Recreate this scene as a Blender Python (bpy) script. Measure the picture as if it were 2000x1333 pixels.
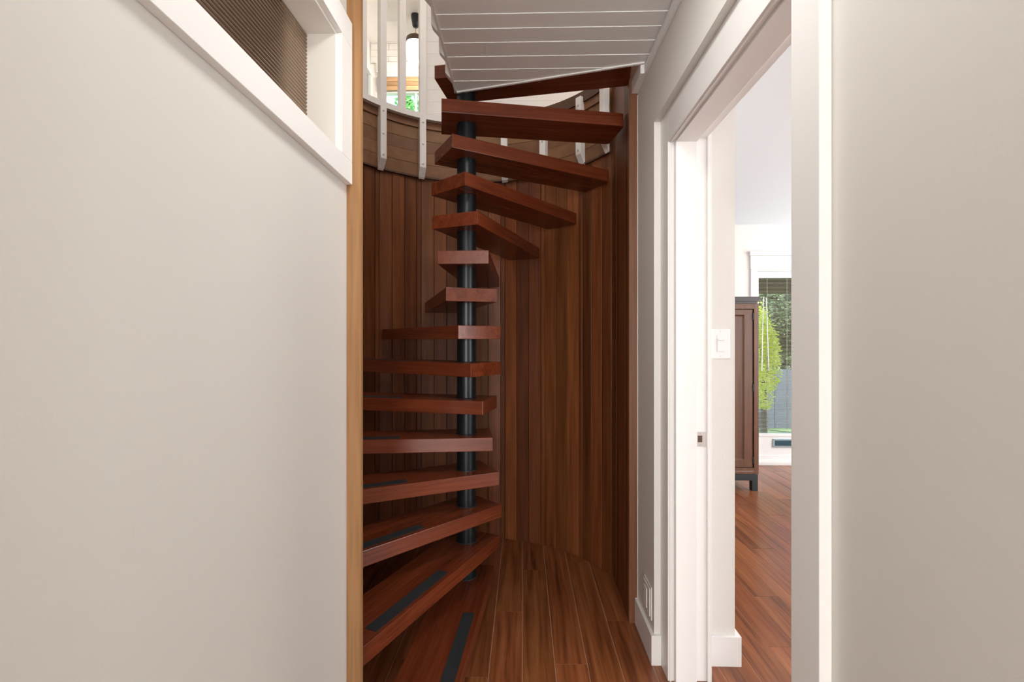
import bpy, bmesh, math, random
from mathutils import Vector
random.seed(7)
for o in list(bpy.data.objects): bpy.data.objects.remove(o)
S = bpy.context.scene
COL = S.collection
R_ = math.radians

# ------------------------------------------------------------------ camera, sky, lights, exposure
CAM_Z = 1.2803
cd = bpy.data.cameras.new('camera'); cam = bpy.data.objects.new('camera', cd); COL.objects.link(cam)
cd.sensor_width = 36.0; cd.lens = 914.87 * 36 / 2000; cd.clip_start = 0.02; cd.clip_end = 200
cam.location = (0, 0, CAM_Z); cam.rotation_euler = (R_(90), 0, 0.0240)
S.camera = cam
S.view_settings.view_transform = 'Standard'; S.view_settings.look = 'None'
S.view_settings.gamma = 1.0; S.view_settings.use_curve_mapping = False
S.view_settings.exposure = 0.62
S.cycles.max_bounces = 16; S.cycles.diffuse_bounces = 10; S.cycles.glossy_bounces = 6; S.cycles.transparent_max_bounces = 16

w = bpy.data.worlds.new('sky'); S.world = w; w.use_nodes = True
nt = w.node_tree; nt.nodes.clear()
sk = nt.nodes.new('ShaderNodeTexSky'); sk.sky_type = 'NISHITA'; sk.sun_disc = False
sk.sun_elevation = R_(50); sk.sun_rotation = R_(200); sk.air_density = 1.0; sk.dust_density = 1.5
bg = nt.nodes.new('ShaderNodeBackground'); bg.inputs['Strength'].default_value = 1.2
ow = nt.nodes.new('ShaderNodeOutputWorld')
nt.links.new(sk.outputs[0], bg.inputs[0]); nt.links.new(bg.outputs[0], ow.inputs[0])

def lamp(name, kind, loc, rot, power, color=(1, 1, 1), size=None, sizey=None, radius=None):
    l = bpy.data.lights.new(name, kind); l.energy = power; l.color = color
    if kind == 'AREA':
        l.shape = 'RECTANGLE'; l.size = size; l.size_y = sizey or size
    if radius is not None and kind == 'POINT': l.shadow_soft_size = radius
    o = bpy.data.objects.new(name, l); COL.objects.link(o)
    o.location = loc; o.rotation_euler = rot
    return o
sun = lamp('sun', 'SUN', (6, -4, 12), (R_(42), R_(12), R_(28)), 11, (1, .95, .86)); sun.data.angle = R_(1)
# unseen fill added behind the camera to light hall and stairwell from the front
lamp('hall_back_fill', 'AREA', (-.6, -4.6, 1.30), (R_(90), 0, 0), 150, (1, .985, .965), 2.6, 2.0)
# small fill panel added above the frame to brighten hall floor and treads
lamp('hall_top_fill', 'AREA', (.02, 1.0, 2.425), (0, 0, 0), 5.2, (1, .975, .94), .34, .34)
# unseen fill added under the upper ceiling to light shiplap and rim
lamp('upper_fill', 'AREA', (.45, .75, 4.93), (0, 0, 0), 40, (1, .975, .95), 1.8, 1.8)
# unseen fill added at the right to brighten the upper kitchen
lamp('kitchen_side_fill', 'AREA', (2.45, 4.4, 4.1), (0, R_(90), 0), 22, (1, .98, .95), 1.2, 2.0)
# two unseen fills added before the solid side wall of the next room
lamp('living_side_fill', 'AREA', (4.3, 3.45, 1.40), (0, R_(90), 0), 54, (.97, .985, 1), 1.8, 2.1)
lamp('living_front_fill', 'AREA', (4.3, -.35, 1.35), (0, R_(90), 0), 62, (.99, .99, 1), 1.9, 2.0)  # added fill, aimed through the doorway into the stairwell

# ------------------------------------------------------------------ materials
MATS = {}
def new_mat(name):
    m = bpy.data.materials.new(name); m.use_nodes = True
    n = m.node_tree; b = n.nodes['Principled BSDF']
    MATS[name] = m
    return m, n, b
def flat(name, col, rough=.5, metal=0., spec=.5, bump=0., bscale=300., var=0.):
    m, n, b = new_mat(name)
    b.inputs['Base Color'].default_value = (*col, 1); b.inputs['Roughness'].default_value = rough
    b.inputs['Metallic'].default_value = metal; b.inputs['Specular IOR Level'].default_value = spec
    tc = n.nodes.new('ShaderNodeTexCoord')
    if bump:
        no = n.nodes.new('ShaderNodeTexNoise'); no.inputs['Scale'].default_value = bscale; no.inputs['Detail'].default_value = 3
        bp = n.nodes.new('ShaderNodeBump'); bp.inputs['Strength'].default_value = bump; bp.inputs['Distance'].default_value = .002
        n.links.new(tc.outputs['Object'], no.inputs['Vector']); n.links.new(no.outputs['Fac'], bp.inputs['Height'])
        n.links.new(bp.outputs[0], b.inputs['Normal'])
    if var:
        no = n.nodes.new('ShaderNodeTexNoise'); no.inputs['Scale'].default_value = 4; no.inputs['Detail'].default_value = 4
        mx = n.nodes.new('ShaderNodeMix'); mx.data_type = 'RGBA'
        mx.inputs[6].default_value = (*[c * (1 - var) for c in col], 1); mx.inputs[7].default_value = (*[min(1, c * (1 + var)) for c in col], 1)
        n.links.new(tc.outputs['Object'], no.inputs['Vector']); n.links.new(no.outputs['Fac'], mx.inputs[0]); n.links.new(mx.outputs[2], b.inputs['Base Color'])
    return m
def wood(name, dark, mid, light, axis, rough=.35, rnd=.3, stretch=14., scale=9., spec=.5, hue=0., streak=.5, bump=.06):
    """grain runs along the given local axis; each object gets its own cut of the grain and its own tone"""
    m, n, b = new_mat(name)
    L = n.links.new
    tc = n.nodes.new('ShaderNodeTexCoord'); oi = n.nodes.new('ShaderNodeObjectInfo')
    mp = n.nodes.new('ShaderNodeMapping')
    sc = [scale * stretch / 5] * 3; sc['xyz'.index(axis)] = scale / 5
    mp.inputs['Scale'].default_value = sc
    rv = n.nodes.new('ShaderNodeVectorMath'); rv.operation = 'SCALE'; rv.inputs[0].default_value = (37.1, 21.7, 53.3)
    L(oi.outputs['Random'], rv.inputs['Scale']); L(rv.outputs[0], mp.inputs['Location'])
    L(tc.outputs['Object'], mp.inputs['Vector'])
    n1 = n.nodes.new('ShaderNodeTexNoise'); n1.inputs['Scale'].default_value = 1.; n1.inputs['Detail'].default_value = 6; n1.inputs['Roughness'].default_value = .62; n1.inputs['Distortion'].default_value = .8
    L(mp.outputs[0], n1.inputs['Vector'])
    mp2 = n.nodes.new('ShaderNodeMapping'); sc2 = [60.] * 3; sc2['xyz'.index(axis)] = 2.2
    mp2.inputs['Scale'].default_value = [s * scale / 5 for s in sc2]; L(rv.outputs[0], mp2.inputs['Location']); L(tc.outputs['Object'], mp2.inputs['Vector'])
    n2 = n.nodes.new('ShaderNodeTexNoise'); n2.inputs['Scale'].default_value = 1.; n2.inputs['Detail'].default_value = 3
    L(mp2.outputs[0], n2.inputs['Vector'])
    mm = n.nodes.new('ShaderNodeMath'); mm.operation = 'MULTIPLY_ADD'; mm.inputs[1].default_value = streak; L(n2.outputs['Fac'], mm.inputs[0])
    m3 = n.nodes.new('ShaderNodeMath'); m3.operation = 'MULTIPLY'; m3.inputs[1].default_value = 1 - streak; L(n1.outputs['Fac'], m3.inputs[0]); L(m3.outputs[0], mm.inputs[2])
    cr = n.nodes.new('ShaderNodeValToRGB'); e = cr.color_ramp.elements
    e[0].position = .30; e[0].color = (*dark, 1); e[1].position = .70; e[1].color = (*light, 1)
    k = e.new(.5); k.color = (*mid, 1)
    L(mm.outputs[0], cr.inputs[0])
    hs = n.nodes.new('ShaderNodeHueSaturation')
    mr = n.nodes.new('ShaderNodeMapRange'); mr.inputs['To Min'].default_value = 1 - rnd; mr.inputs['To Max'].default_value = 1 + rnd
    L(oi.outputs['Random'], mr.inputs['Value']); L(mr.outputs[0], hs.inputs['Value'])
    if hue:
        q = n.nodes.new('ShaderNodeMath'); q.operation = 'MULTIPLY'; q.inputs[1].default_value = 7.31; L(oi.outputs['Random'], q.inputs[0])
        fr = n.nodes.new('ShaderNodeMath'); fr.operation = 'FRACT'; L(q.outputs[0], fr.inputs[0])
        m4 = n.nodes.new('ShaderNodeMapRange'); m4.inputs['To Min'].default_value = .5 - hue; m4.inputs['To Max'].default_value = .5 + hue
        L(fr.outputs[0], m4.inputs['Value']); L(m4.outputs[0], hs.inputs['Hue'])
    L(cr.outputs[0], hs.inputs['Color']); L(hs.outputs[0], b.inputs['Base Color'])
    b.inputs['Roughness'].default_value = rough; b.inputs['Specular IOR Level'].default_value = spec
    bp = n.nodes.new('ShaderNodeBump'); bp.inputs['Strength'].default_value = bump; bp.inputs['Distance'].default_value = .002
    L(n2.outputs['Fac'], bp.inputs['Height']); L(bp.outputs[0], b.inputs['Normal'])
    return m

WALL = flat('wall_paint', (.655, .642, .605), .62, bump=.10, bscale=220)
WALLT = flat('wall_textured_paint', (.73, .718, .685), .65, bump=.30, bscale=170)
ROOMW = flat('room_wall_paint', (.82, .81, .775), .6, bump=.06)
TRIM = flat('white_trim_paint', (.84, .84, .83), .38)
SOFF = flat('soffit_paint', (.87, .905, .905), .45, bump=.05, bscale=90)
CEIL = flat('ceiling_texture', (.80, .86, .91), .8, bump=.5, bscale=140)
GUARD = flat('guard_paint', (.82, .82, .81), .4)
SHIP = flat('shiplap_paint', (.86, .86, .85), .5)
TILE = flat('tile_glaze', (.86, .86, .85), .15)
GROUT = flat('grout', (.45, .45, .44), .8)
STEEL = flat('column_steel', (.014, .018, .021), .30, metal=.4, var=.25)
BOLT = flat('bolt_steel', (.62, .63, .64), .3, metal=1.)
PLATE = flat('satin_nickel', (.72, .72, .72), .32, metal=.9)
DARKH = flat('dark_hole', (.10, .06, .04), .8)
WHITEP = flat('white_plastic', (.86, .86, .86), .3)
TAPE = flat('grip_tape', (.026, .029, .031), .9, spec=.2, bump=.8, bscale=900, var=.3)
BLACKP = flat('black_paint', (.016, .022, .028), .35)
TREAD = wood('mahogany_tread', (.078, .015, .006), (.145, .031, .011), (.205, .049, .018), 'x', rough=.27, rnd=.10, scale=8, streak=.36, bump=.03)
PANEL = wood('cedar_panel', (.075, .020, .006), (.158, .050, .014), (.225, .082, .026), 'z', rough=.42, rnd=.30, scale=5, spec=.35, hue=.006, streak=.45)
RIM = wood('cedar_rim', (.145, .062, .023), (.205, .094, .036), (.255, .125, .052), 'x', rough=.45, rnd=.16, scale=3, hue=.008, streak=.3)
CAP = wood('dark_cap', (.055, .022, .010), (.085, .036, .016), (.115, .05, .024), 'x', rough=.45, rnd=.1, scale=4)
POST = wood('fir_trim', (.25, .125, .050), (.34, .182, .080), (.40, .228, .108), 'z', rough=.5, rnd=.06, scale=8, streak=.6, spec=.3)
POSTR = wood('cedar_trim', (.10, .034, .013), (.155, .060, .024), (.21, .088, .038), 'z', rough=.45, rnd=.06, scale=6, streak=.5)
PLANK = wood('laminate_plank', (.060, .016, .006), (.235, .075, .026), (.365, .138, .054), 'y', rough=.28, rnd=.13, scale=6, stretch=22, hue=.004, streak=.30, bump=.03)
SEAM = flat('plank_seam', (.60, .42, .30), .6)
CABW = wood('cabinet_walnut', (.080, .032, .015), (.140, .060, .030), (.190, .088, .046), 'z', rough=.35, rnd=.08, scale=6, streak=.4)
CABD = flat('cabinet_top_dark', (.045, .035, .032), .3)
KWOOD = wood('window_wood', (.36, .20, .10), (.46, .28, .15), (.55, .36, .21), 'x', rough=.5, rnd=.15, scale=5)
FENCE = flat('fence_boards', (.045, .055, .07), .7, var=.3)
GRASS = flat('lawn', (.10, .16, .05), .9, var=.4)
BARK = flat('bark', (.09, .06, .04), .9, var=.3)
BRONZE = flat('bronze_reeded', (.30, .215, .15), .22, metal=.75)

def leafmat(name, c1, c2):
    m, n, b = new_mat(name)
    tc = n.nodes.new('ShaderNodeTexCoord'); no = n.nodes.new('ShaderNodeTexNoise'); no.inputs['Scale'].default_value = 9; no.inputs['Detail'].default_value = 5
    mx = n.nodes.new('ShaderNodeMix'); mx.data_type = 'RGBA'; mx.inputs[6].default_value = (*c1, 1); mx.inputs[7].default_value = (*c2, 1)
    n.links.new(tc.outputs['Object'], no.inputs['Vector']); n.links.new(no.outputs['Fac'], mx.inputs[0]); n.links.new(mx.outputs[2], b.inputs['Base Color'])
    b.inputs['Roughness'].default_value = .5
    tr = n.nodes.new('ShaderNodeBsdfTranslucent'); n.links.new(mx.outputs[2], tr.inputs[0])
    ms = n.nodes.new('ShaderNodeMixShader'); ms.inputs[0].default_value = .35
    n.links.new(b.outputs[0], ms.inputs[1]); n.links.new(tr.outputs[0], ms.inputs[2])
    n.links.new(ms.outputs[0], n.nodes['Material Output'].inputs[0])
    return m
LEAFY = leafmat('leaf_yellow_green', (.52, .56, .02), (.95, .88, .12))
LEAFG = leafmat('leaf_green', (.014, .030, .006), (.07, .10, .02))
LEAFK = leafmat('leaf_mid_green', (.06, .24, .05), (.22, .42, .12))

def glassmat(name, tint=(1, 1, 1), refl=.08):
    m, n, b = new_mat(name); n.nodes.remove(b)
    t = n.nodes.new('ShaderNodeBsdfTransparent'); t.inputs[0].default_value = (*tint, 1)
    g = n.nodes.new('ShaderNodeBsdfGlossy'); g.inputs['Roughness'].default_value = .02
    ms = n.nodes.new('ShaderNodeMixShader')
    ms.inputs[0].default_value = .009; n.links.new(t.outputs[0], ms.inputs[1]); n.links.new(g.outputs[0], ms.inputs[2])
    n.links.new(ms.outputs[0], n.nodes['Material Output'].inputs[0])
    return m
GLASS = glassmat('clear_glass', (.95, .97, .97))
m, n, b = new_mat('opal_glass')
b.inputs['Base Color'].default_value = (.95, .94, .92, 1); b.inputs['Emission Color'].default_value = (1, .93, .84, 1); b.inputs['Emission Strength'].default_value = 1.2
OPAL = m

# ------------------------------------------------------------------ helpers
class MB:
    def __init__(s): s.v = []; s.f = []
    def add(s, vs, fs):
        k = len(s.v); s.v += [tuple(p) for p in vs]; s.f += [tuple(i + k for i in q) for q in fs]; return s
    def box(s, x0, x1, y0, y1, z0, z1):
        return s.add([(x0, y0, z0), (x1, y0, z0), (x1, y1, z0), (x0, y1, z0), (x0, y0, z1), (x1, y0, z1), (x1, y1, z1), (x0, y1, z1)],
                     [(3, 2, 1, 0), (4, 5, 6, 7), (0, 1, 5, 4), (1, 2, 6, 5), (2, 3, 7, 6), (3, 0, 4, 7)])
    def prism(s, poly, a, b, plane='xy'):
        """polygon in the given plane, extruded along the third axis from a to b"""
        def P(p, t):
            return {'xy': (p[0], p[1], t), 'yz': (t, p[0], p[1]), 'xz': (p[0], t, p[1])}[plane]
        n = len(poly)
        vs = [P(p, a) for p in poly] + [P(p, b) for p in poly]
        fs = [tuple(range(n))[::-1], tuple(range(n, 2 * n))] + [(i, (i + 1) % n, n + (i + 1) % n, n + i) for i in range(n)]
        return s.add(vs, fs)
    def arc(s, r0, r1, z0, z1, t0, t1, n, cx, cy):
        vs = []; fs = []
        for i in range(n + 1):
            t = R_(t0 + (t1 - t0) * i / n); sx, sy = math.sin(t), math.cos(t)
            for r, z in ((r0, z0), (r1, z0), (r1, z1), (r0, z1)): vs.append((cx + r * sx, cy + r * sy, z))
        for i in range(n):
            a = 4 * i; c = a + 4
            for k in range(4): fs.append((a + k, a + (k + 1) % 4, c + (k + 1) % 4, c + k))
        fs += [(0, 3, 2, 1), (4 * n, 4 * n + 1, 4 * n + 2, 4 * n + 3)]
        return s.add(vs, fs)
    def lathe(s, prof, c=(0, 0, 0), seg=24):
        vs = []; fs = []; m = len(prof)
        for i in range(seg):
            t = 2 * math.pi * i / seg
            for r, z in prof: vs.append((c[0] + r * math.cos(t), c[1] + r * math.sin(t), c[2] + z))
        for i in range(seg):
            j = (i + 1) % seg
            for k in range(m - 1): fs.append((i * m + k, j * m + k, j * m + k + 1, i * m + k + 1))
        fs.append(tuple(i * m for i in range(seg))[::-1]); fs.append(tuple(i * m + m - 1 for i in range(seg)))
        return s.add(vs, fs)
    def tube(s, p0, p1, r, seg=10, r1=None):
        p0 = Vector(p0); p1 = Vector(p1); d = (p1 - p0).normalized()
        u = d.orthogonal().normalized(); v = d.cross(u); r1 = r if r1 is None else r1
        vs = []
        for p, rr in ((p0, r), (p1, r1)):
            for i in range(seg):
                t = 2 * math.pi * i / seg; vs.append(p + u * rr * math.cos(t) + v * rr * math.sin(t))
        fs = [(i, (i + 1) % seg, seg + (i + 1) % seg, seg + i) for i in range(seg)] + [tuple(range(seg))[::-1], tuple(range(seg, 2 * seg))]
        return s.add(vs, fs)
    def mesh(s, name, mat, origin=(0, 0, 0), bevel=0., smooth=False, segs=2):
        me = bpy.data.meshes.new(name)
        me.from_pydata([(p[0] - origin[0], p[1] - origin[1], p[2] - origin[2]) for p in s.v], [], s.f)
        bm = bmesh.new(); bm.from_mesh(me)
        bmesh.ops.recalc_face_normals(bm, faces=bm.faces)
        if bevel:
            es = [e for e in bm.edges if len(e.link_faces) == 2 and e.calc_face_angle(0) > .5]
            bmesh.ops.bevel(bm, geom=es, offset=bevel, segments=segs, profile=.6, affect='EDGES', clamp_overlap=True)
        bm.to_mesh(me); bm.free()
        me.materials.append(mat)
        if smooth:
            for p in me.polygons: p.use_smooth = True
            me.set_sharp_from_angle(angle=R_(40))
        return me
    def build(s, name, mat, parent=None, origin=None, bevel=0., smooth=False, segs=2):
        if origin is None:
            xs = [p[0] for p in s.v]; ys = [p[1] for p in s.v]; zs = [p[2] for p in s.v]
            origin = ((min(xs) + max(xs)) / 2, (min(ys) + max(ys)) / 2, min(zs))
        o = bpy.data.objects.new(name, s.mesh(name, mat, origin, bevel, smooth, segs)); COL.objects.link(o)
        if parent is not None:
            o.parent = parent
            q = Vector((0, 0, 0)); a = parent
            while a is not None: q += a.location; a = a.parent
            o.location = Vector(origin) - q
        else: o.location = origin
        return o
def bx(*a): return MB().box(*a)
def tag(o, label, cat, group=None, kind=None):
    o['label'] = label; o['category'] = cat
    if group: o['group'] = group
    if kind: o['kind'] = kind
    return o
def struct(o, label, cat): return tag(o, label, cat, kind='structure')
def empty(name, loc):
    o = bpy.data.objects.new(name, None); COL.objects.link(o); o.location = loc; o.empty_display_size = .1; return o
def place(name, me, loc, rotz=0., parent=None):
    o = bpy.data.objects.new(name, me); COL.objects.link(o); o.location = loc; o.rotation_euler = (0, 0, rotz); o.parent = parent; return o

CX, CY = -.2684, 2.211                         # axis of the stair
def pol(r, deg, z=0.): return (CX + r * math.sin(R_(deg)), CY + r * math.cos(R_(deg)), z)   # 0 = +Y, positive towards +X
X_LEFT = -.5172; X_JUT = .519; X_CAS = .544; X_RW = .567; SOFF_Z = 2.44; UP_Z = 2.70

# ------------------------------------------------------------------ floor
fl = bx(-2.0, 4.4, -1.75, 5.05, -.12, -.0012).build('floor', SEAM, origin=(0, 0, 0))
struct(fl, 'red-brown laminate plank floor through hall, stairwell and next room', 'floor')
PW = .1285; PL = 1.22; GAP = .0011
known = {-2: 1.78, -1: 2.215, 1: 1.86, 3: 2.153, 0: 2.62, 2: 2.72}
shared = {}
for i in range(-8, 34):
    x0 = -.004 + PW * i; x1 = x0 + PW
    j0 = known.get(i, random.uniform(0, PL))
    k = math.floor((-1.75 - j0) / PL); y = j0 + k * PL
    while y < 5.05:
        a = max(y, -1.75); b_ = min(y + PL, 5.05)
        if b_ - a > .02:
            key = round(b_ - a, 4)
            if key not in shared:
                shared[key] = bx(-PW / 2 + GAP, PW / 2 - GAP, -(b_ - a) / 2 + GAP, (b_ - a) / 2 - GAP, -.011, 0).mesh('plank', PLANK)
            place('plank', shared[key], ((x0 + x1) / 2, (a + b_) / 2, 0), 0, fl)
        y += PL

# ------------------------------------------------------------------ left wall with interior window
wl = MB()
# window opening Y -.6 .. 1.337, z 1.824 .. 2.171
WY0, WY1, WZ0, WZ1 = -.70, 1.2786, 1.800, 2.1314
XB = -.636
for a in ((XB, X_LEFT, -1.75, 1.360, 0, WZ0 - .002), (XB, X_LEFT, -1.75, 1.360, WZ1 + .002, 2.70), (XB, X_LEFT, WY1 + .002, 1.360, WZ0 - .002, WZ1 + .002), (XB, X_LEFT, -1.75, WY0 - .002, WZ0 - .002, WZ1 + .002)):
    wl.box(*a)
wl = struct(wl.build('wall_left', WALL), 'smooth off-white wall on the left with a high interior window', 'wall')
win = struct(empty('window_1', (X_LEFT, .3, WZ0)), 'high interior window with white casing and bronze reeded pane in left wall', 'window')
XF = X_LEFT + .0186
oy1, oz0, oz1 = 1.3559, 1.736, 2.2063
def casing(nm, y0, y1, z0, z1): bx(X_LEFT, XF, y0, y1, z0, z1).build(nm, TRIM, win, bevel=.0015)
casing('bottom_casing', WY0 - .08, oy1, oz0, WZ0)
casing('top_casing', WY0 - .08, oy1, WZ1, oz1)
casing('side_casing', WY1, oy1, WZ0 + .0003, WZ1 - .0003)
casing('side_casing', WY0 - .08, WY0, WZ0 + .0003, WZ1 - .0003)
# jamb liners with a small step behind the casing
LN = .010
bx(-.620, X_LEFT + .004, WY1 - LN, WY1 - .0005, WZ0 + .0006, WZ1 - .0006).build('jamb_liner', ROOMW, win)
bx(-.620, X_LEFT + .004, WY0 + .0005, WY0 + LN, WZ0 + .0006, WZ1 - .0006).build('jamb_liner', ROOMW, win)
bx(-.620, X_LEFT + .004, WY0 + LN, WY1 - LN, WZ1 - LN, WZ1 - .0006).build('head_liner', ROOMW, win)
bx(-.620, X_LEFT + .004, WY0 + LN, WY1 - LN, WZ0 + .0006, WZ0 + .006).build('sill_liner', ROOMW, win)
# reeded bronze pane: half-round reeds along Y
pane = MB(); nr = 31; z0 = WZ0 + .006; z1 = WZ1 - LN; p = (z1 - z0) / nr; prof = []
for k in range(nr):
    for q in range(7):
        t = math.pi * q / 6
        prof.append((-.5965 + .0052 * math.sin(t) ** .8 if 0 < q < 6 else -.5965, z0 + p * (k + .5 - .5 * math.cos(t)) if q else z0 + p * k + .0004))
prof = [(-.604, z0)] + prof + [(-.604, z1)]
pane.prism([(x, z) for x, z in prof], WY0 + LN, WY1 - LN, 'xz')
po = pane.build('reeded_pane', BRONZE, win, smooth=False); po['label'] = 'bronze reeded pane'
bx(-.620, -.605, WY0 + LN, WY1 - LN, z0, z1).build('pane_backing', CABD, win)

# wooden corner board at the end of the left wall
tb = MB().prism([(-.636, 1.3605), (-.476, 1.3605), (-.476, 1.381), (-.636, 1.381), (-.636, 1.50), (-.66, 1.50), (-.66, 1.3605)], 0, 2.66)
struct(tb.build('trim_1', POST, bevel=.0012), 'pale fir corner board at the end of the left wall', 'trim')

# ------------------------------------------------------------------ right wall, door opening
HZ = 2.150          # underside of the deeper wall above the doorway
wr = MB()
wr.box(X_JUT, .836, 1.872, 2.1354, 0, 2.70)                         # pier between doorway and stairwell
wr.box(.70, .836, 2.1354, 5.05, 0, 2.60)                            # wall between stairwell and next room
wr.box(X_JUT, .70, -1.75, 1.872, HZ, 2.70)                          # wall above the doorway
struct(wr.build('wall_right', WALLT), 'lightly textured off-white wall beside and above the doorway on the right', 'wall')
wn = MB().box(X_RW, .69, -1.75, .945, 0, HZ - .001)
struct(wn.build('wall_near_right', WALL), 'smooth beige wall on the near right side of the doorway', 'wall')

DY0, DY1, DH = .965, 1.776, 2.03
dr = struct(empty('door_1', (.62, 1.37, 0)), 'open doorway with white casing and jambs into the bright next room', 'door')
def dpart(nm, *a, bev=.0012, mat=TRIM, lab=None):
    o = bx(*a).build(nm, mat, dr, bevel=bev)
    if lab: o['label'] = lab
    return o
# hall-side casing
dpart('casing', X_CAS, X_RW, DY1, 1.8712, 0, HZ - .001)
dpart('casing', X_CAS, X_RW, .8746, DY0, 0, HZ - .001)
dpart('head_casing', X_CAS, X_RW, DY0 + .0003, DY1 - .0003, DH, HZ - .001)
# jambs
dpart('jamb', X_RW + .0004, .69, DY1 + .002, 1.8712, 0, HZ - .001)
dpart('jamb', X_RW + .0004, .69, .946, DY0, 0, HZ - .001)
dpart('head_jamb', X_RW + .0004, .69, DY0 + .0004, DY1 + .0016, DH + .014, HZ - .001)
# stops
dpart('door_stop', X_RW + .0008, .6455, DY1 - .020, DY1 + .0015, 0, DH + .0135)
dpart('door_stop', X_RW + .0008, .6455, DY0 + .0005, DY0 + .020, 0, DH - .008)
dpart('head_stop', X_RW + .0008, .6455, DY0 + .021, DY1 - .0205, DH - .008, DH + .0135)
# small bead on the casing edge that faces the opening
dpart('casing_bead', X_CAS + .006, X_CAS + .012, DY1 - .004, DY1 - .0002, 0, DH - .004, bev=.001)
dpart('casing_bead', X_CAS + .006, X_CAS + .012, DY0 + .0004, DY1 - .0045, DH - .004, DH - .0002, bev=.001)
# room-side casing edge, a little proud
dpart('casing', .6904, .706, DY1 - .004, 1.8550, 0, HZ - .02)
# strike plate with a real hole
spx0, spx1, spz0, spz1 = .652, .6895, .8835, .9385
hx0, hx1, hz0, hz1 = .6555, .6725, .8995, .9245
sp = MB(); ya, yb = DY1 + .0004, DY1 + .0019
for q in ((spx0, spx1, ya, yb, spz0, hz0), (spx0, spx1, ya, yb, hz1, spz1), (spx0, hx0, ya, yb, hz0, hz1), (hx1, spx1, ya, yb, hz0, hz1)): sp.box(*q)
so = sp.build('strike_plate', PLATE, dr); so['label'] = 'satin nickel strike plate'
bx(hx0, hx1, DY1 + .0015, DY1 + .0019, hz0, hz1).build('latch_hole', DARKH, so)
bx(spx1, spx1 + .004, ya - .003, yb, spz0 + .002, spz1 - .002).build('strike_lip', PLATE, so, bevel=.0012)
for z in (.8905, .9325): MB().tube((.665, ya - .0008, z), (.665, ya + .0005, z), .0032, 10).build('screw', BOLT, so)

# baseboards
def base(nm, poly, z1, lab):
    o = MB().prism(poly, 0, z1).build(nm, TRIM, bevel=.0015); return struct(o, lab, 'baseboard')
base('baseboard_right', [(.505, 1.858), (.5435, 1.858), (.5435, 1.8715), (.5185, 1.8715), (.5185, 2.1345), (.505, 2.1345)], .117, 'white baseboard wrapping the pier next to the stairwell')
base('baseboard_next_room', [(.7065, 1.8585), (.8565, 1.8585), (.8565, 5.045), (.8365, 5.045), (.8365, 1.8715), (.7065, 1.8715)], .117, 'tall white baseboard under the light switch in the next room')

# ceiling trim along the right wall and the block that ends it
t2 = MB().box(.5055, X_JUT - .0003, -1.74, 1.968, 2.397, SOFF_Z - .0065)
struct(t2.build('trim_2', SOFF, bevel=.002), 'slim painted trim between boarded soffit and right wall', 'trim')
t3 = MB().prism([(1.971, 2.400), (2.1342, 2.400), (2.1342, 2.455), (2.05, 2.4585), (1.971, 2.4585)], .490, X_JUT - .0003, 'yz')
struct(t3.build('trim_3', TRIM, bevel=.0025), 'small white end block of trim at the top of the wooden stair post', 'trim')
# wooden post at the right edge of the stairwell
tp = MB().box(.4795, X_JUT - .0004, 2.1358, 2.160, 0, 2.66)
struct(tp.build('trim_4', POSTR, bevel=.0012), 'reddish wooden edge board between stairwell panelling and right wall', 'trim')

bx(X_JUT - .0022, X_JUT - .0004, 2.1346, 2.1357, .118, 2.395).build('caulk_line', TRIM, bpy.data.objects['trim_4'])
# outlet cover low on the right wall
oc = tag(empty('outlet_cover', (X_JUT, 1.957, .17)), 'painted outlet cover low on the right wall above the baseboard', 'outlet')
bx(X_JUT - .0045, X_JUT - .0002, 1.900, 2.014, .152, .285).build('plate', WALLT, oc, bevel=.002)
bx(X_JUT - .0085, X_JUT - .0046, 1.911, 2.003, .163, .274).build('inner_plate', WALLT, oc, bevel=.002)
bx(X_JUT - .0115, X_JUT - .0086, 1.945, 1.983, .178, .258).build('cover_insert', TRIM, oc, bevel=.0012)

# ------------------------------------------------------------------ hall ceiling: boarded soffit under the landing
sf = struct(empty('ceiling', (0, 1.0, SOFF_Z)), 'white lapped board soffit under the upper landing', 'ceiling')
EA = (-.318, 2.180); EB = (.505, 1.964)
def edge_y(x): return EA[1] + (EB[1] - EA[1]) * (x - EA[0]) / (EB[0] - EA[0])
def edge_x(y): return EA[0] + (EB[0] - EA[0]) * (y - EA[1]) / (EB[1] - EA[1])
def board_poly(xl, xr, y0, y1):
    pts = []
    for (x, y) in ((xl, y0), (xr, y0), (xr, y1), (xl, y1)): pts.append((x, y))
    out = []
    for i in range(4):
        a, c = pts[i], pts[(i + 1) % 4]
        ia, ic = a[1] <= edge_y(a[0]) + 1e-9, c[1] <= edge_y(c[0]) + 1e-9
        if ia: out.append(a)
        if ia != ic:
            fa, fc = a[1] - edge_y(a[0]), c[1] - edge_y(c[0]); t = fa / (fa - fc); out.append((a[0] + t * (c[0] - a[0]), a[1] + t * (c[1] - a[1])))
    return out
seams = [2.1662, 2.080, 1.993, 1.903, 1.814, 1.733, 1.655]
while seams[-1] > -1.7: seams.append(seams[-1] - .083)
for y, y0 in zip(seams, seams[1:]):
    xl = EA[0] if y0 > 1.36 else X_LEFT + .0005
    poly = board_poly(xl, .5185, y0, y)
    if len(poly) >= 3:
        mbd = MB(); n_ = len(poly)
        lo = [(p[0], p[1], SOFF_Z - .0020 * (1 - (p[1] - y0) / (y - y0))) for p in poly]; hi = [(p[0], p[1], SOFF_Z + .012) for p in poly]
        mbd.add(lo + hi, [tuple(range(n_))[::-1], tuple(range(n_, 2 * n_))] + [(i, (i + 1) % n_, n_ + (i + 1) % n_, n_ + i) for i in range(n_)])
        mbd.build('board', SOFF, sf)
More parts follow.
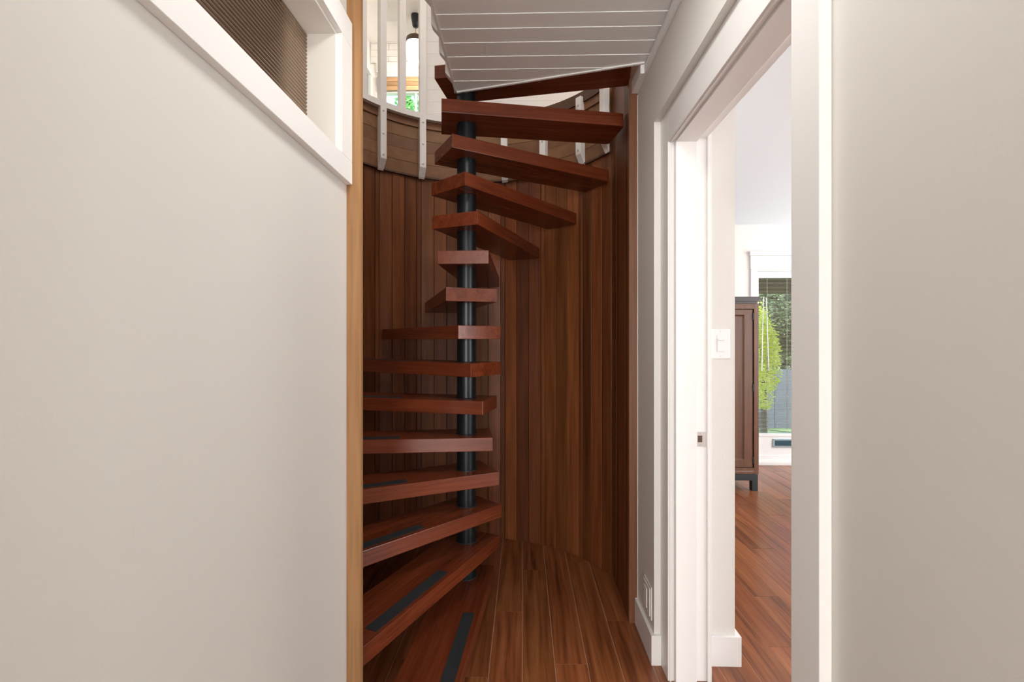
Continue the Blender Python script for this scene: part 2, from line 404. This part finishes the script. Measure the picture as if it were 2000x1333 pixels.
# edge strips
def strip(nm, a, c, wd, z0, z1, mat, par):
    d = Vector((c[0] - a[0], c[1] - a[1])).normalized(); nn = Vector((-d.y, d.x)) * wd
    return MB().prism([a, c, (c[0] + nn.x, c[1] + nn.y), (a[0] + nn.x, a[1] + nn.y)], z0, z1).build(nm, mat, par)
strip('edge_strip', EA, EB, -.010, SOFF_Z - .006, SOFF_Z + .012, TRIM, sf)
strip('edge_strip', (EA[0], 1.36), (EA[0], EA[1]), -.009, SOFF_Z - .006, SOFF_Z + .012, TRIM, sf)

# ------------------------------------------------------------------ landing and upper floor
ld = MB().prism([(EA[0], 1.362), (X_JUT - .002, 1.362), (X_JUT - .002, 1.945), (EA[0], 1.965)], SOFF_Z + .0125, UP_Z)
struct(ld.build('upper_landing', TRIM), 'white-edged landing slab above the boarded soffit', 'landing')
fa = bx(EA[0], EA[0] + .018, 1.966, 2.085, SOFF_Z + .0125, UP_Z)
struct(fa.build('trim_5', TRIM), 'short white fascia between landing slab and stair column', 'trim')
uf = MB(); N = 96; rin = .865
RX0, RX1, RY0, RY1 = -1.98, 2.62, -1.75, 5.85
def outer(deg):
    s_, c_ = math.sin(R_(deg)), math.cos(R_(deg)); t = 1e9
    if s_ > 1e-9: t = min(t, (RX1 - CX) / s_)
    if s_ < -1e-9: t = min(t, (RX0 - CX) / s_)
    if c_ > 1e-9: t = min(t, (RY1 - CY) / c_)
    if c_ < -1e-9: t = min(t, (RY0 - CY) / c_)
    return (CX + s_ * t, CY + c_ * t)
corner = [math.degrees(math.atan2(a - CX, b - CY)) % 360 for a in (RX0, RX1) for b in (RY0, RY1)]
angs = sorted(set([360 * i / N for i in range(N)] + corner)); M_ = len(angs)
vs = []
for a in angs:
    i_ = pol(rin, a); o_ = outer(a)
    vs += [(i_[0], i_[1], 2.705 - .045), (o_[0], o_[1], 2.66), (o_[0], o_[1], UP_Z), (i_[0], i_[1], UP_Z)]
fs = []
for i in range(M_):
    a = 4 * i; c = 4 * ((i + 1) % M_)
    for k in range(4): fs.append((a + k, a + (k + 1) % 4, c + (k + 1) % 4, c + k))
uf.add(vs, fs)
struct(uf.build('upper_floor', KWOOD, origin=(0, 0, UP_Z)), 'upper storey floor around the round stairwell', 'floor')

# ------------------------------------------------------------------ stairwell: round panelled wall
ws = MB().arc(.846, .90, 0, 2.655, -150, 91, 60, CX, CY)
ws = struct(ws.build('wall_stairwell', CAP, origin=(CX, CY, 0)), 'round stairwell wall panelled with upright cedar boards', 'wall')
SEAMZ = 2.308
stud = [-46.7 + 18.7 * k for k in range(-5, 8)]      # narrow strips, three boards between neighbours
RS = .832
def spt(deg):
    x, y, _ = pol(RS, deg)
    return Vector((min(x, .486), y))
def vboard(a, c, z0, z1, nm, proud=0., thick=.016):
    d = c - a; wd = d.length; mid = (a + c) / 2
    nn = Vector((-d.y, d.x)).normalized()
    if nn.dot(Vector((CX, CY)) - mid) > 0: nn = -nn      # outwards
    me = bx(-wd / 2 + .0013, wd / 2 - .0013, -.0, thick, 0, z1 - z0).mesh(nm, PANEL, bevel=.0013, segs=1)
    ang = math.atan2(d.y, d.x)
    if Vector((-math.sin(ang), math.cos(ang))).dot(nn) < 0: ang += math.pi
    pos = mid - nn * proud
    o = place(nm, me, (pos.x - CX, pos.y - CY, z0), ang, ws)
    return o
for k in range(len(stud)):
    t = stud[k]
    top = SEAMZ if t < 60 else 2.655
    a0, a1 = spt(t - 1.0), spt(t + 1.0)
    if t > -151 and t < 70: vboard(a0, a1, .0005, top, 'strip_board', proud=random.uniform(.0005, .0025))
    if k + 1 < len(stud):
        b0 = spt(stud[k + 1] - 1.0) if stud[k + 1] < 80 else Vector((.4865, 2.302))
        for q in range(3):
            p0 = a1.lerp(b0, q / 3); p1 = a1.lerp(b0, (q + 1) / 3)
            if t > -149: vboard(p0, p1, .0005, top, 'board', proud=random.uniform(0, .0015))
# last straight boards up to the wooden post
yy = 2.302
for wd in (.020, .046, .046, .029):
    vboard(Vector((.4865, yy)), Vector((.4865, yy - wd)), .0005, 2.655, 'board', proud=random.uniform(-.001, .004)); yy -= wd
# seam moulding and horizontal bent boards above
MB().arc(.808, .8455, SEAMZ, SEAMZ + .011, -150, 64, 80, CX, CY).build('seam_moulding', CAP, ws)
zz = SEAMZ + .0115
for k in range(4):
    MB().arc(.816 - .0012 * (k % 2), .8455, zz + .0008, zz + .0742, -150, 64, 80, CX, CY).build('bent_board', RIM, ws, origin=pol(.82, -40, zz)); zz += .075
MB().arc(.806, .8455, zz + .0005, 2.6655, -150, 64, 80, CX, CY).build('rim_trim', RIM, ws)
MB().arc(.796, .8455, 2.666, 2.728, -14, 64, 40, CX, CY).build('rim_cap', CAP, ws)
# white bolted blocks that carry the rim on the right-hand side
def baluster_mesh(nm, z0, z1, wd=.040, dp=.0395, cham=True):
    if cham: prof = [(0, .062), (dp, 0), (dp, z1 - z0), (0, z1 - z0)]
    else: prof = [(0, 0), (dp, 0), (dp, z1 - z0), (0, z1 - z0)]
    return MB().prism(prof, -wd / 2, wd / 2, 'yz').mesh(nm, GUARD, bevel=.003)
bolt_me = MB().tube((0, .001, 0), (0, -.005, 0), .0062, 10).mesh('bolt', BOLT, bevel=.001)
stub_me = baluster_mesh('rim_block', 2.300, 2.695)
for t in (10.7, 29.7, 49.0, 65.0):
    x_, y_, _ = pol(.7755 if t < 60 else .7600, t)
    o = place('rim_block', stub_me, (x_ - CX, y_ - CY, 2.300), -R_(t), ws); o['label'] = 'white bolted block'
    for z in (.345, .21, .085): place('bolt', bolt_me, (0, 0, z), 0, o)

# ------------------------------------------------------------------ spiral staircase
st = tag(empty('spiral_staircase', (CX, CY, 0)), 'spiral staircase of thick mahogany treads around a dark steel column', 'staircase')
col = MB().lathe([(.0449, 0), (.0449, 2.60)], seg=40)
col.build('column', STEEL, st, origin=(0, 0, 0), smooth=True).location = (0, 0, 0)
RISE = .1687; A0, DA = 3.80, 19.664
TW, TW2, TE, TT = .2316, .2104, .1173, .0607
tl = {1: .77, 2: .835, 12: .785, 13: .786, 14: .742, 15: .755, 11: .79, 10: .79, 9: .79, 8: .78}
adj = {14: .6, 9: .3, 8: -.2}
tape_me = bx(-.215, .215, -.0235, .0235, 0, .0012).mesh('grip_tape', TAPE)
ring_me = MB().lathe([(.0452, 0), (.050, 0), (.0485, .0022), (.0452, .003)], seg=32).mesh('collar', BLACKP, smooth=True)
for k in range(1, 16):
    Lk = tl.get(k, .775)
    w2 = TW + (TW2 - TW) * (Lk + TE) / (.7751 + TE)
    rc = .016 if k != 2 else .006
    pts = [(-TE, -TW / 2), (Lk - rc, -w2 / 2), (Lk - rc * .3, -w2 / 2 + rc * .3), (Lk, -w2 / 2 + rc), (Lk, w2 / 2 - rc), (Lk - rc * .3, w2 / 2 - rc * .3), (Lk - rc, w2 / 2), (-TE, TW / 2)]
    me = MB().prism(pts, -TT, 0).mesh('tread', TREAD, bevel=.0022)
    th = A0 + DA * (k - 1) + adj.get(k, 0)
    # local x -> (-sin th, -cos th): rotate by -(90 + th); local +y is then the nosing side
    o = place('tread', me, (0, 0, RISE * k), -R_(90 + th), st)
    if k <= 7:
        q = place('grip_tape', tape_me, (.515, .0665, .0001), 0, o); q['label'] = 'black grip tape'
    place('collar', ring_me, (0, 0, .0001), 0, o)

# ------------------------------------------------------------------ round guard above the stairwell
gd = tag(empty('round_guard', (CX, CY, 2.67)), 'curved white guard with bolted square balusters along the stairwell rim', 'railing')
MB().arc(.7755, .845, 2.6662, 2.701, -150, -14.3, 60, CX, CY).build('bottom_ring', GUARD, gd, bevel=0)
MB().arc(.765, .83, 3.56, 3.60, -150, -24, 60, CX, CY).build('top_rail', GUARD, gd)
long_me = baluster_mesh('baluster', 2.300, 3.5595); short_me = baluster_mesh('baluster', 2.7015, 3.5595, cham=False)
k = 0
for k in range(13):
    t = -27.2 - 9.35 * k
    if t < -146: break
    if k % 2 == 0:
        x_, y_, _ = pol(.7742, t); o = place('baluster', long_me, (x_ - CX, y_ - CY, 2.300 - 2.67), -R_(t), gd)
        for z in (.345, .21, .085): place('bolt', bolt_me, (0, 0, z), 0, o)
    else:
        x_, y_, _ = pol(.778, t); place('baluster', short_me, (x_ - CX, y_ - CY, 2.7015 - 2.67), -R_(t), gd)
# straight guard along the landing edge
sg = tag(empty('landing_guard', (EA[0] - .015, 1.7, 2.46)), 'straight white guard of chamfered balusters along the landing edge', 'railing')
dp = .028
pr = [(EA[0] - dp, 2.470), (EA[0] - .0004, 2.438), (EA[0] - .0004, 3.5), (EA[0] - dp, 3.5)]
for y_ in (1.426, 1.587, 1.748, 1.909, 2.066):
    if y_ > 2: p_ = [(EA[0] - dp, 2.470), (EA[0] - .0004, 2.438), (EA[0] - .0004, 3.5), (EA[0] - dp, 3.5)]
    else: p_ = pr
    MB().prism([(a, b) for a, b in p_], y_, y_ + .036, 'xz').build('baluster', GUARD, sg, bevel=.002)
bx(EA[0] - .045, EA[0] + .02, 1.40, 2.12, 3.5004, 3.54).build('top_rail', GUARD, sg, bevel=.004)

# ------------------------------------------------------------------ upper storey
up = MB()
up.box(-1.98, -1.90, -1.75, 5.77, 2.701, 4.985)          # left
up.box(2.54, 2.62, -1.75, 5.77, 2.701, 4.985)            # right
up.box(-1.98, 2.62, -1.83, -1.75, 2.701, 4.985)          # front
struct(up.build('wall_upper_sides', SHIP), 'plain white walls of the upper storey seen past the guard', 'wall')
uc = bx(-1.98, 2.62, -1.83, 5.90, 4.986, 5.06)
struct(uc.build('ceiling_upper', SHIP), 'plain white ceiling over the upper kitchen', 'ceiling')
# kitchen back wall with window opening
kx0, kx1, kz0, kz1 = -1.72, -.95, 3.55, 4.36
kb = MB()
kb.box(-1.98, kx0, 5.77, 5.85, 2.701, 4.985); kb.box(kx1, 2.62, 5.77, 5.85, 2.701, 4.985)
kb.box(kx0, kx1, 5.77, 5.85, 2.701, kz0); kb.box(kx0, kx1, 5.77, 5.85, kz1, 4.985)
kb = struct(kb.build('wall_kitchen_back', SHIP), 'white back wall of the upper kitchen with tile above the window', 'wall')
bx(-1.894, -.96, 5.7655, 5.7695, 4.722, 4.972).build('grout_bed', GROUT, kb)
zrows = [4.7245, 4.8055, 4.8865]
for r, z in enumerate(zrows):
    x = -1.893 - (.115 if r % 2 else 0)
    while x < -.97:
        a, c = max(x, -1.893), min(x + .2285, -.962)
        if c - a > .01: bx(a + .0022, c - .0022, 5.760, 5.7653, z + .002, z + .0785).build('tile', TILE, kb)
        x += .2300
bx(-1.893, -.962, 5.758, 5.7653, 4.969, 4.9835).build('top_trim', TILE, kb)
# kitchen window
kw = struct(empty('window_2', ((kx0 + kx1) / 2, 5.76, kz0)), 'kitchen window with wooden slat shade under a white head trim upstairs', 'window')
bx(kx0 - .09, kx1 + .09, 5.735, 5.7695, 4.600, 4.700).build('head_trim', TRIM, kw, bevel=.004)
bx(kx0 - .10, kx1 + .10, 5.722, 5.7695, 4.7005, 4.7155).build('head_cap', TRIM, kw, bevel=.004)
bx(kx0 - .10, kx1 + .10, 5.752, 5.7695, 4.7160, 4.7215).build('dark_strip', CABD, kw)  # thin dark strip on top of the head cap
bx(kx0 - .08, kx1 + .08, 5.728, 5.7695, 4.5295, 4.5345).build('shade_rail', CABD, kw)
bx(kx0 - .08, kx1 + .08, 5.745, 5.7695, 4.535, 4.5995).build('head_board', TRIM, kw, bevel=.004)
for i in range(3):
    bx(kx0 - .06, kx1 + .06, 5.730 - .004 * i, 5.746 - .004 * i, 4.372 + .0525 * i, 4.372 + .0525 * i + .0505).build('shade_slat', KWOOD, kw, bevel=.003)
bx(kx0, kx1, 5.80, 5.806, kz0, kz1).build('pane', GLASS, kw)
for a in ((kx0 - .07, kx0, 5.752, 5.7695, kz0 - .05, 4.37), (kx1, kx1 + .07, 5.752, 5.7695, kz0 - .05, 4.37)): bx(*a).build('side_trim', TRIM, kw)
bx(kx0 - .09, kx1 + .09, 5.735, 5.7695, kz0 - .09, kz0 - .051).build('sill', TRIM, kw)
bx(-1.345, -1.325, 5.79, 5.82, kz0, kz1).build('mullion', TRIM, kw)
# side window box on the left kitchen wall
sw = struct(empty('window_3', (-1.87, 5.0, 3.5)), 'white-framed side window with blue-grey pane on the left kitchen wall', 'window')
bx(-1.8995, -1.845, 4.30, 5.735, 4.52, 4.575).build('frame_head', TRIM, sw, bevel=.004)
bx(-1.8995, -1.852, 5.655, 5.73, 3.5, 4.5195).build('frame_side', TRIM, sw, bevel=.004)
bx(-1.8995, -1.852, 4.30, 4.375, 3.5, 4.5195).build('frame_side', TRIM, sw, bevel=.004)
bx(-1.8995, -1.852, 4.30, 5.73, 3.44, 3.4995).build('frame_sill', TRIM, sw, bevel=.004)
bx(-1.8995, -1.885, 4.376, 5.654, 3.5005, 4.5195).build('pane', flat('blue_grey_pane', (.20, .27, .30), .12), sw)
# shiplap partition standing on the rim
sp_ = bx(-.655, .56, 3.115, 3.20, UP_Z + .001, 4.984)
sp_ = struct(sp_.build('wall_shiplap', GROUT), 'white shiplap partition standing behind the stairwell rim', 'wall')
z = 2.8707 - .0802 * 2; 
while z < 4.97:
    a = max(z, UP_Z + .0012); c = min(z + .0802, 4.983)
    bx(-.657, .56, 3.100, 3.1148, a + .0006, c - .0006).build('board', SHIP, sp_); z += .0802

# pendant lamp
LX, LY = -1.224, 5.30
pl = tag(empty('pendant_lamp', (LX, LY, 4.44)), 'pendant lamp with black ceiling cup and glowing white glass shade', 'lamp')
def lz(nm, prof, mat, lab=None):
    o = MB().lathe(prof, (LX, LY, 0), 32).build(nm, mat, pl, origin=(LX, LY, 4.44), smooth=True)
    if lab: o['label'] = lab
    return o
lz('ceiling_cup', [(.050, 4.9855), (.050, 4.965), (.046, 4.93), (.036, 4.865), (.026, 4.852), (.006, 4.846)], BLACKP, 'tapered black ceiling cup')
lz('cord', [(.004, 4.8465), (.004, 4.787)], flat('cord_grey', (.35, .34, .32), .6))
lz('brass_socket', [(.008, 4.7865), (.017, 4.782), (.019, 4.752), (.012, 4.7405)], flat('brass', (.75, .5, .2), .25, metal=1.), 'brass socket')
lz('shade_cap', [(.012, 4.7400), (.030, 4.738), (.036, 4.730), (.080, 4.728), (.102, 4.718), (.108, 4.700), (.108, 4.6605)], flat('shade_brown', (.10, .07, .05), .5), 'brown metal shade cap')
lz('glass_shade', [(.106, 4.660), (.107, 4.56), (.104, 4.50), (.085, 4.462), (.05, 4.447), (.01, 4.444)], OPAL, 'glowing opal glass')
pll = lamp('pendant_bulb', 'POINT', (LX, LY, 4.38), (0, 0, 0), 12, (1, .88, .74), radius=.05)

# ------------------------------------------------------------------ next room
rm = MB()
RZ = 2.49
bwY = 4.91
gx0, gx1 = 2.41, 3.30          # door opening in the back wall
rm.box(.84, gx0 - .0005, bwY, bwY + .12, 0, RZ); rm.box(gx1, 4.45, bwY, bwY + .12, 0, RZ); rm.box(gx0, gx1, bwY, bwY + .12, 2.005, RZ)
struct(rm.build('wall_back', ROOMW), 'off-white back wall of the next room around the glazed door', 'wall')
rs = MB(); rs.box(4.40, 4.48, -1.75, 4.905, 0, RZ)
struct(rs.build('wall_far_right', ROOMW), 'off-white side wall of the next room, out of view', 'wall')
rn = MB(); rn.box(.6905, 4.40, -1.85, -1.755, 0, RZ)
struct(rn.build('wall_near', ROOMW), 'off-white near wall of the next room behind the camera', 'wall')
rc_ = bx(.838, 4.48, -1.85, 5.03, RZ + .001, RZ + .08)
struct(rc_.build('ceiling_next_room', CEIL), 'white textured ceiling of the next room', 'ceiling')
fo = MB(); fo.box(-2.5, -2.42, -4.8, -1.75, 0, 2.5); fo.box(1.30, 1.38, -4.8, -1.86, 0, 2.5); fo.box(-2.5, 1.38, -4.8, -4.72, 0, 2.5); fo.box(-2.42, XB - .001, -1.83, -1.752, 0, 2.5)
struct(fo.build('wall_foyer', WALL), 'plain walls of the entry foyer behind the camera', 'wall')
struct(bx(-2.5, 1.38, -4.8, -1.86, 2.501, 2.58).build('ceiling_foyer', WALL), 'plain ceiling of the entry foyer behind the camera', 'ceiling')
struct(bx(-2.5, 1.38, -4.8, -1.7505, -.12, 0).build('floor_foyer', PLANK, origin=(0, 0, 0)), 'wooden floor of the entry foyer behind the camera', 'floor')

# glazed back door
gdr = struct(empty('door_2', (2.85, bwY, 0)), 'white glazed door with built-in blind and letter slot in the far wall', 'door')
def gp(nm, *a, mat=TRIM, bev=.003, lab=None, par=None):
    o = bx(*a).build(nm, mat, par or gdr, bevel=bev)
    if lab: o['label'] = lab
    return o
gp('casing', 2.349, gx0, bwY - .018, bwY - .0005, 0, 2.02)
gp('casing', gx1, gx1 + .061, bwY - .018, bwY - .0005, 0, 2.02)
gp('head_casing', 2.345, gx1 + .065, bwY - .020, bwY - .0005, 2.0205, 2.16)
gp('head_cap', 2.335, gx1 + .075, bwY - .032, bwY - .0005, 2.1605, 2.206)
gp('threshold', gx0, gx1, bwY - .035, bwY + .11, .0005, .036)
gp('threshold_step', gx0, gx1, bwY - .012, bwY + .11, .0365, .058)
gp('sweep', gx0 + .002, gx1 - .002, bwY + .004, bwY + .012, .0585, .094)
X0, X1, Z0, Z1 = gx0 + .003, gx1 - .003, .060, 2.003
lx0, lx1, lz0, lz1 = 2.4434, 3.262, .318, 1.935
gp('stile', X0, lx0, bwY + .014, bwY + .055, Z0, Z1)
gp('stile', lx1, X1, bwY + .014, bwY + .055, Z0, Z1)
gp('top_rail', lx0 + .0003, lx1 - .0003, bwY + .014, bwY + .055, lz1, Z1)
gp('bottom_rail', lx0 + .0003, lx1 - .0003, bwY + .014, bwY + .055, Z0, lz0)
gp('glazing_bead', lx0 + .0005, lx1 - .0005, bwY + .006, bwY + .0138, lz0 - .028, lz0 + .002)
gp('pane', lx0, lx1, bwY + .022, bwY + .025, lz0, lz1, mat=GLASS, bev=0)
gp('pane', lx0, lx1, bwY + .050, bwY + .053, lz0, lz1, mat=GLASS, bev=0)
bl = MB(); z = lz0 + .008
while z < lz1 - .005:
    bl.box(lx0 + .001, lx1 - .001, bwY + .0300, bwY + .0432, z, z + .0034); z += .0135
bo = bl.build('blind_slats', flat('blind_slat', (.30, .25, .17), .6), gdr); bo['kind'] = 'stuff'; bo['label'] = 'fine horizontal blind slats'
for x in (2.538, 2.742, 2.95): MB().tube((x, bwY + .029, lz0), (x, bwY + .029, lz1), .0022, 6).build('ladder_cord', flat('cord_beige' + str(x), (.55, .48, .38), .7), gdr)
MB().tube((2.489, bwY + .008, 1.735), (2.473, bwY + .008, .97), .0042, 8).build('blind_wand', WHITEP, gdr)
MB().tube((2.519, bwY + .008, 1.730), (2.545, bwY + .008, .97), .0040, 8).build('blind_cord', WHITEP, gdr)
ls = gp('letter_slot', 2.585, 2.93, bwY + .003, bwY + .0135, .178, .266, mat=flat('slot_metal', (.42, .58, .66), .25, metal=.7), bev=.002, lab='blue-grey metal letter slot')
gp('slot_flap', 2.605, 2.91, bwY - .001, bwY + .0029, .196, .251, mat=flat('slot_flap', (.05, .12, .16), .25, metal=.6), bev=.001, par=ls)
for z in (.187, .258): MB().tube((2.593, bwY + .0005, z), (2.593, bwY + .004, z), .003, 8).build('screw', CABD, ls)

# light switch on the pier's face in the next room
sw_ = tag(empty('light_switch', (.778, 1.872, 1.27)), 'white slide-dimmer light switch on the wall just inside the doorway', 'switch')
yS = 1.872
bx(.7394, .8156, yS - .0065, yS - .0002, 1.2105, 1.3279).build('cover_plate', WHITEP, sw_, bevel=.003)
bx(.7625, .7945, yS - .0082, yS - .0066, 1.2375, 1.3035).build('paddle_frame', TRIM, sw_, bevel=.0008)
bx(.7650, .7905, yS - .0105, yS - .0083, 1.2395, 1.2815).build('paddle', WHITEP, sw_, bevel=.001)
bx(.7650, .7915, yS - .0155, yS - .0083, 1.2825, 1.2900).build('slider', WHITEP, sw_, bevel=.0015)
for z in (1.2205, 1.3180): MB().tube((.7775, yS - .0075, z), (.7775, yS - .0062, z), .0028, 10).build('screw', PLATE, sw_)

# cabinet
cb = tag(empty('walnut_cabinet', (1.5, 4.30, 0)), 'tall walnut cabinet with panelled door on a black footed base', 'cabinet')
cx0, cx1, cy0, cy1 = 1.00, 2.006, 4.040, 4.58
bd = MB(); FR = .039; cz0, cz1 = .146, 1.600
bd.box(cx0, cx0 + FR, cy0, cy1, cz0, cz1); bd.box(cx1 - FR, cx1, cy0, cy1, cz0, cz1)
bd.box(cx0 + FR, cx1 - FR, cy0, cy1, cz0, .196); bd.box(cx0 + FR, cx1 - FR, cy0, cy1, 1.5535, cz1); bd.box(cx0 + FR, cx1 - FR, cy1 - .02, cy1, .196, 1.5535)
bd.build('body', CABW, cb, bevel=.002)
bx(cx0 - .006, cx1 + .004, cy0 - .012, cy1, 1.6155, 1.658).build('top', CABD, cb, bevel=.003)
bx(cx0, cx1 - .012, cy0 - .004, cy1, 1.6004, 1.6153).build('top_moulding', CABD, cb)
def cdoor(x0, x1, hinge_right):
    z0, z1 = .2005, 1.5485
    s_ = .069
    d = MB()
    d.box(x0, x0 + s_, cy0 + .006, cy0 + .028, z0, z1); d.box(x1 - s_, x1, cy0 + .006, cy0 + .028, z0, z1)
    d.box(x0 + s_, x1 - s_, cy0 + .006, cy0 + .028, z0, z0 + .063); d.box(x0 + s_, x1 - s_, cy0 + .006, cy0 + .028, z1 - .045, z1)
    do = d.build('door', CABW, cb, bevel=.0015)
    bx(x0 + s_ - .0, x1 - s_ + .0, cy0 + .019, cy0 + .026, z0 + .063, z1 - .045).build('door_panel', CABW, do)
    # sloped moulding around the panel
    a0, a1, b0, b1 = x0 + s_, x1 - s_, z0 + .063, z1 - .045; t = .012
    mo = MB(); yf, yk = cy0 + .008, cy0 + .0188
    A = [(a0, yf, b0), (a1, yf, b0), (a1, yf, b1), (a0, yf, b1)]; B = [(a0 + t, yk, b0 + t), (a1 - t, yk, b0 + t), (a1 - t, yk, b1 - t), (a0 + t, yk, b1 - t)]; C_ = [(p[0], yk + .0001, p[2]) for p in A]
    mo.add(A + B + C_, [(0, 1, 5, 4), (1, 2, 6, 5), (2, 3, 7, 6), (3, 0, 4, 7), (0, 8, 9, 1), (1, 9, 10, 2), (2, 10, 11, 3), (3, 11, 8, 0), (8, 4, 5, 9), (9, 5, 6, 10), (10, 6, 7, 11), (11, 7, 4, 8)])
    mo.build('panel_moulding', CABW, do)
    hx = x1 + .003 if hinge_right else x0 - .003
    for z in (.235, .855, 1.462):
        MB().tube((hx, cy0 + .002, z), (hx, cy0 + .002, z + .058), .0055, 10).build('hinge', BLACKP, do)
cm = (cx0 + cx1) / 2
cdoor(cm + .002, 1.9565, True); cdoor(cx0 + FR + .010, cm - .002, False)
# bright bevel lip below the doors
pb = MB().prism([(cy0 - .002, cz0 + .018), (cy0 + .004, cz0 + .046), (cy0 + .004, cz0 + .018)], cx0 + FR, cx1 - FR, 'yz'); pb.build('bottom_moulding', CABW, cb)
bs = MB(); bs.box(cx0 + .002, cx1 - .004, cy0 + .004, cy0 + .05, .0875, .1405); bs.box(cx0 + .002, cx1 - .004, cy1 - .05, cy1 - .004, .0875, .1405)
bs.box(cx0 + .002, cx0 + .05, cy0 + .05, cy1 - .05, .0875, .1405); bs.box(cx1 - .052, cx1 - .004, cy0 + .05, cy1 - .05, .0875, .1405)
bs.build('base_frame', BLACKP, cb, bevel=.003)
bx(cx0 + .02, cx1 - .02, cy0 + .015, cy1 - .015, .1407, .1458).build('plinth', CABD, cb)
for x in (cx0 + .002, cx1 - .054):
    for y_ in (cy0 + .004, cy1 - .056): bx(x, x + .050, y_, y_ + .052, .0, .0873).build('foot', BLACKP, cb, bevel=.003)
ct = MB().lathe([(.022, .0873), (.022, .080), (.015, .055), (.010, .050)], (1.822, 4.14, 0), 14).build('caster', WHITEP, cb, smooth=True)
ct['label'] = 'white caster'
MB().tube((1.808, 4.14, .0225), (1.836, 4.14, .0225), .022, 18).build('caster_wheel', BLACKP, ct)

# ------------------------------------------------------------------ garden
gr = bx(-12, 18, 5.9, 24, -.5, -.20).build('ground', GRASS); struct(gr, 'shaded lawn behind the house', 'ground')
def foliage(c, r, n, ls, seed):
    rg = random.Random(seed); mb = MB()
    blobs = [(rg.gauss(0, .45), rg.gauss(0, .45), rg.gauss(0, .45), rg.uniform(.35, .6)) for _ in range(14)]
    for _ in range(n):
        b = rg.choice(blobs); u = Vector((rg.gauss(0, 1), rg.gauss(0, 1), rg.gauss(0, 1))).normalized() * b[3] * rg.uniform(.7, 1)
        p = Vector((c[0] + r[0] * max(-1.1, min(1.1, b[0] + u.x)), c[1] + r[1] * max(-1.1, min(1.1, b[1] + u.y)), c[2] + r[2] * max(-1, min(1.1, b[2] + u.z))))
        a = Vector((rg.gauss(0, 1), rg.gauss(0, 1), rg.gauss(0, .6))).normalized(); q = a.orthogonal().normalized()
        s = ls * rg.uniform(.6, 1.3)
        mb.add([p, p + a * s * .5 + q * s * .28, p + a * s, p + a * s * .5 - q * s * .28], [(0, 1, 2, 3)])
    return mb
def shrub(nm, c, r, n, ls, mat, seed, label, cat, gz=-.2):
    e = tag(empty(nm, (c[0], c[1], gz)), label, cat)
    f = foliage(c, r, n, ls, seed).build('foliage', mat, e); f['kind'] = 'stuff'
    s = MB().tube((c[0], c[1], gz), (c[0], c[1], c[2]), .05, 8, .03)
    for i in range(4):
        a = i * 1.6; s.tube((c[0], c[1], gz + (c[2] - gz) * .6), (c[0] + r[0] * .5 * math.cos(a), c[1] + r[1] * .5 * math.sin(a), c[2] + r[2] * .4), .025, 6, .012)
    s.build('stem', BARK, e)
shrub('yellow_shrub', (3.40, 6.7, 1.10), (.20, .30, .72), 6000, .05, LEAFY, 3, 'sunlit yellow-green shrub just outside the glazed door', 'shrub')
shrub('dark_hedge', (6.2, 12.2, 2.1), (3.2, .9, 2.6), 26000, .14, LEAFG, 8, 'tall dark hedge closing the far end of the garden', 'hedge')
shrub('green_tree', (4.65, 9.2, 1.60), (1.0, .8, .80), 14000, .075, LEAFG, 5, 'broad green tree behind the yellow shrub in the garden', 'tree')
shrub('kitchen_tree', (-1.75, 7.5, 4.75), (.22, .5, .55), 1500, .09, LEAFK, 11, 'fresh green tree top outside the upper kitchen window', 'tree')
fn = tag(empty('garden_fence', (4.6, 8.0, -.2)), 'dark grey board fence behind the shrub in the garden', 'fence')
for i in range(22):
    x = 2.4 + i * .205; bx(x, x + .195, 8.0, 8.025, -.2, .80).build('fence_board', FENCE, fn)
for z in (.0, .6): bx(2.4, 6.9, 8.026, 8.07, z, z + .08).build('fence_rail', FENCE, fn)
pb_ = tag(empty('porch_beam', (3.6, 6.0, 2.2)), 'brown porch roof above the glazed door outside', 'roof')
for i in range(9):
    bx(2.0, 5.4, 5.06 + i * .16, 5.06 + i * .16 + .155, 2.16, 2.19).build('roof_board', BARK, pb_)
bx(2.0, 5.4, 6.42, 6.52, 1.93, 2.159).build('beam', BARK, pb_)
for x in (2.02, 5.3): bx(x, x + .09, 6.43, 6.51, -.2, 1.929).build('post', BARK, pb_)
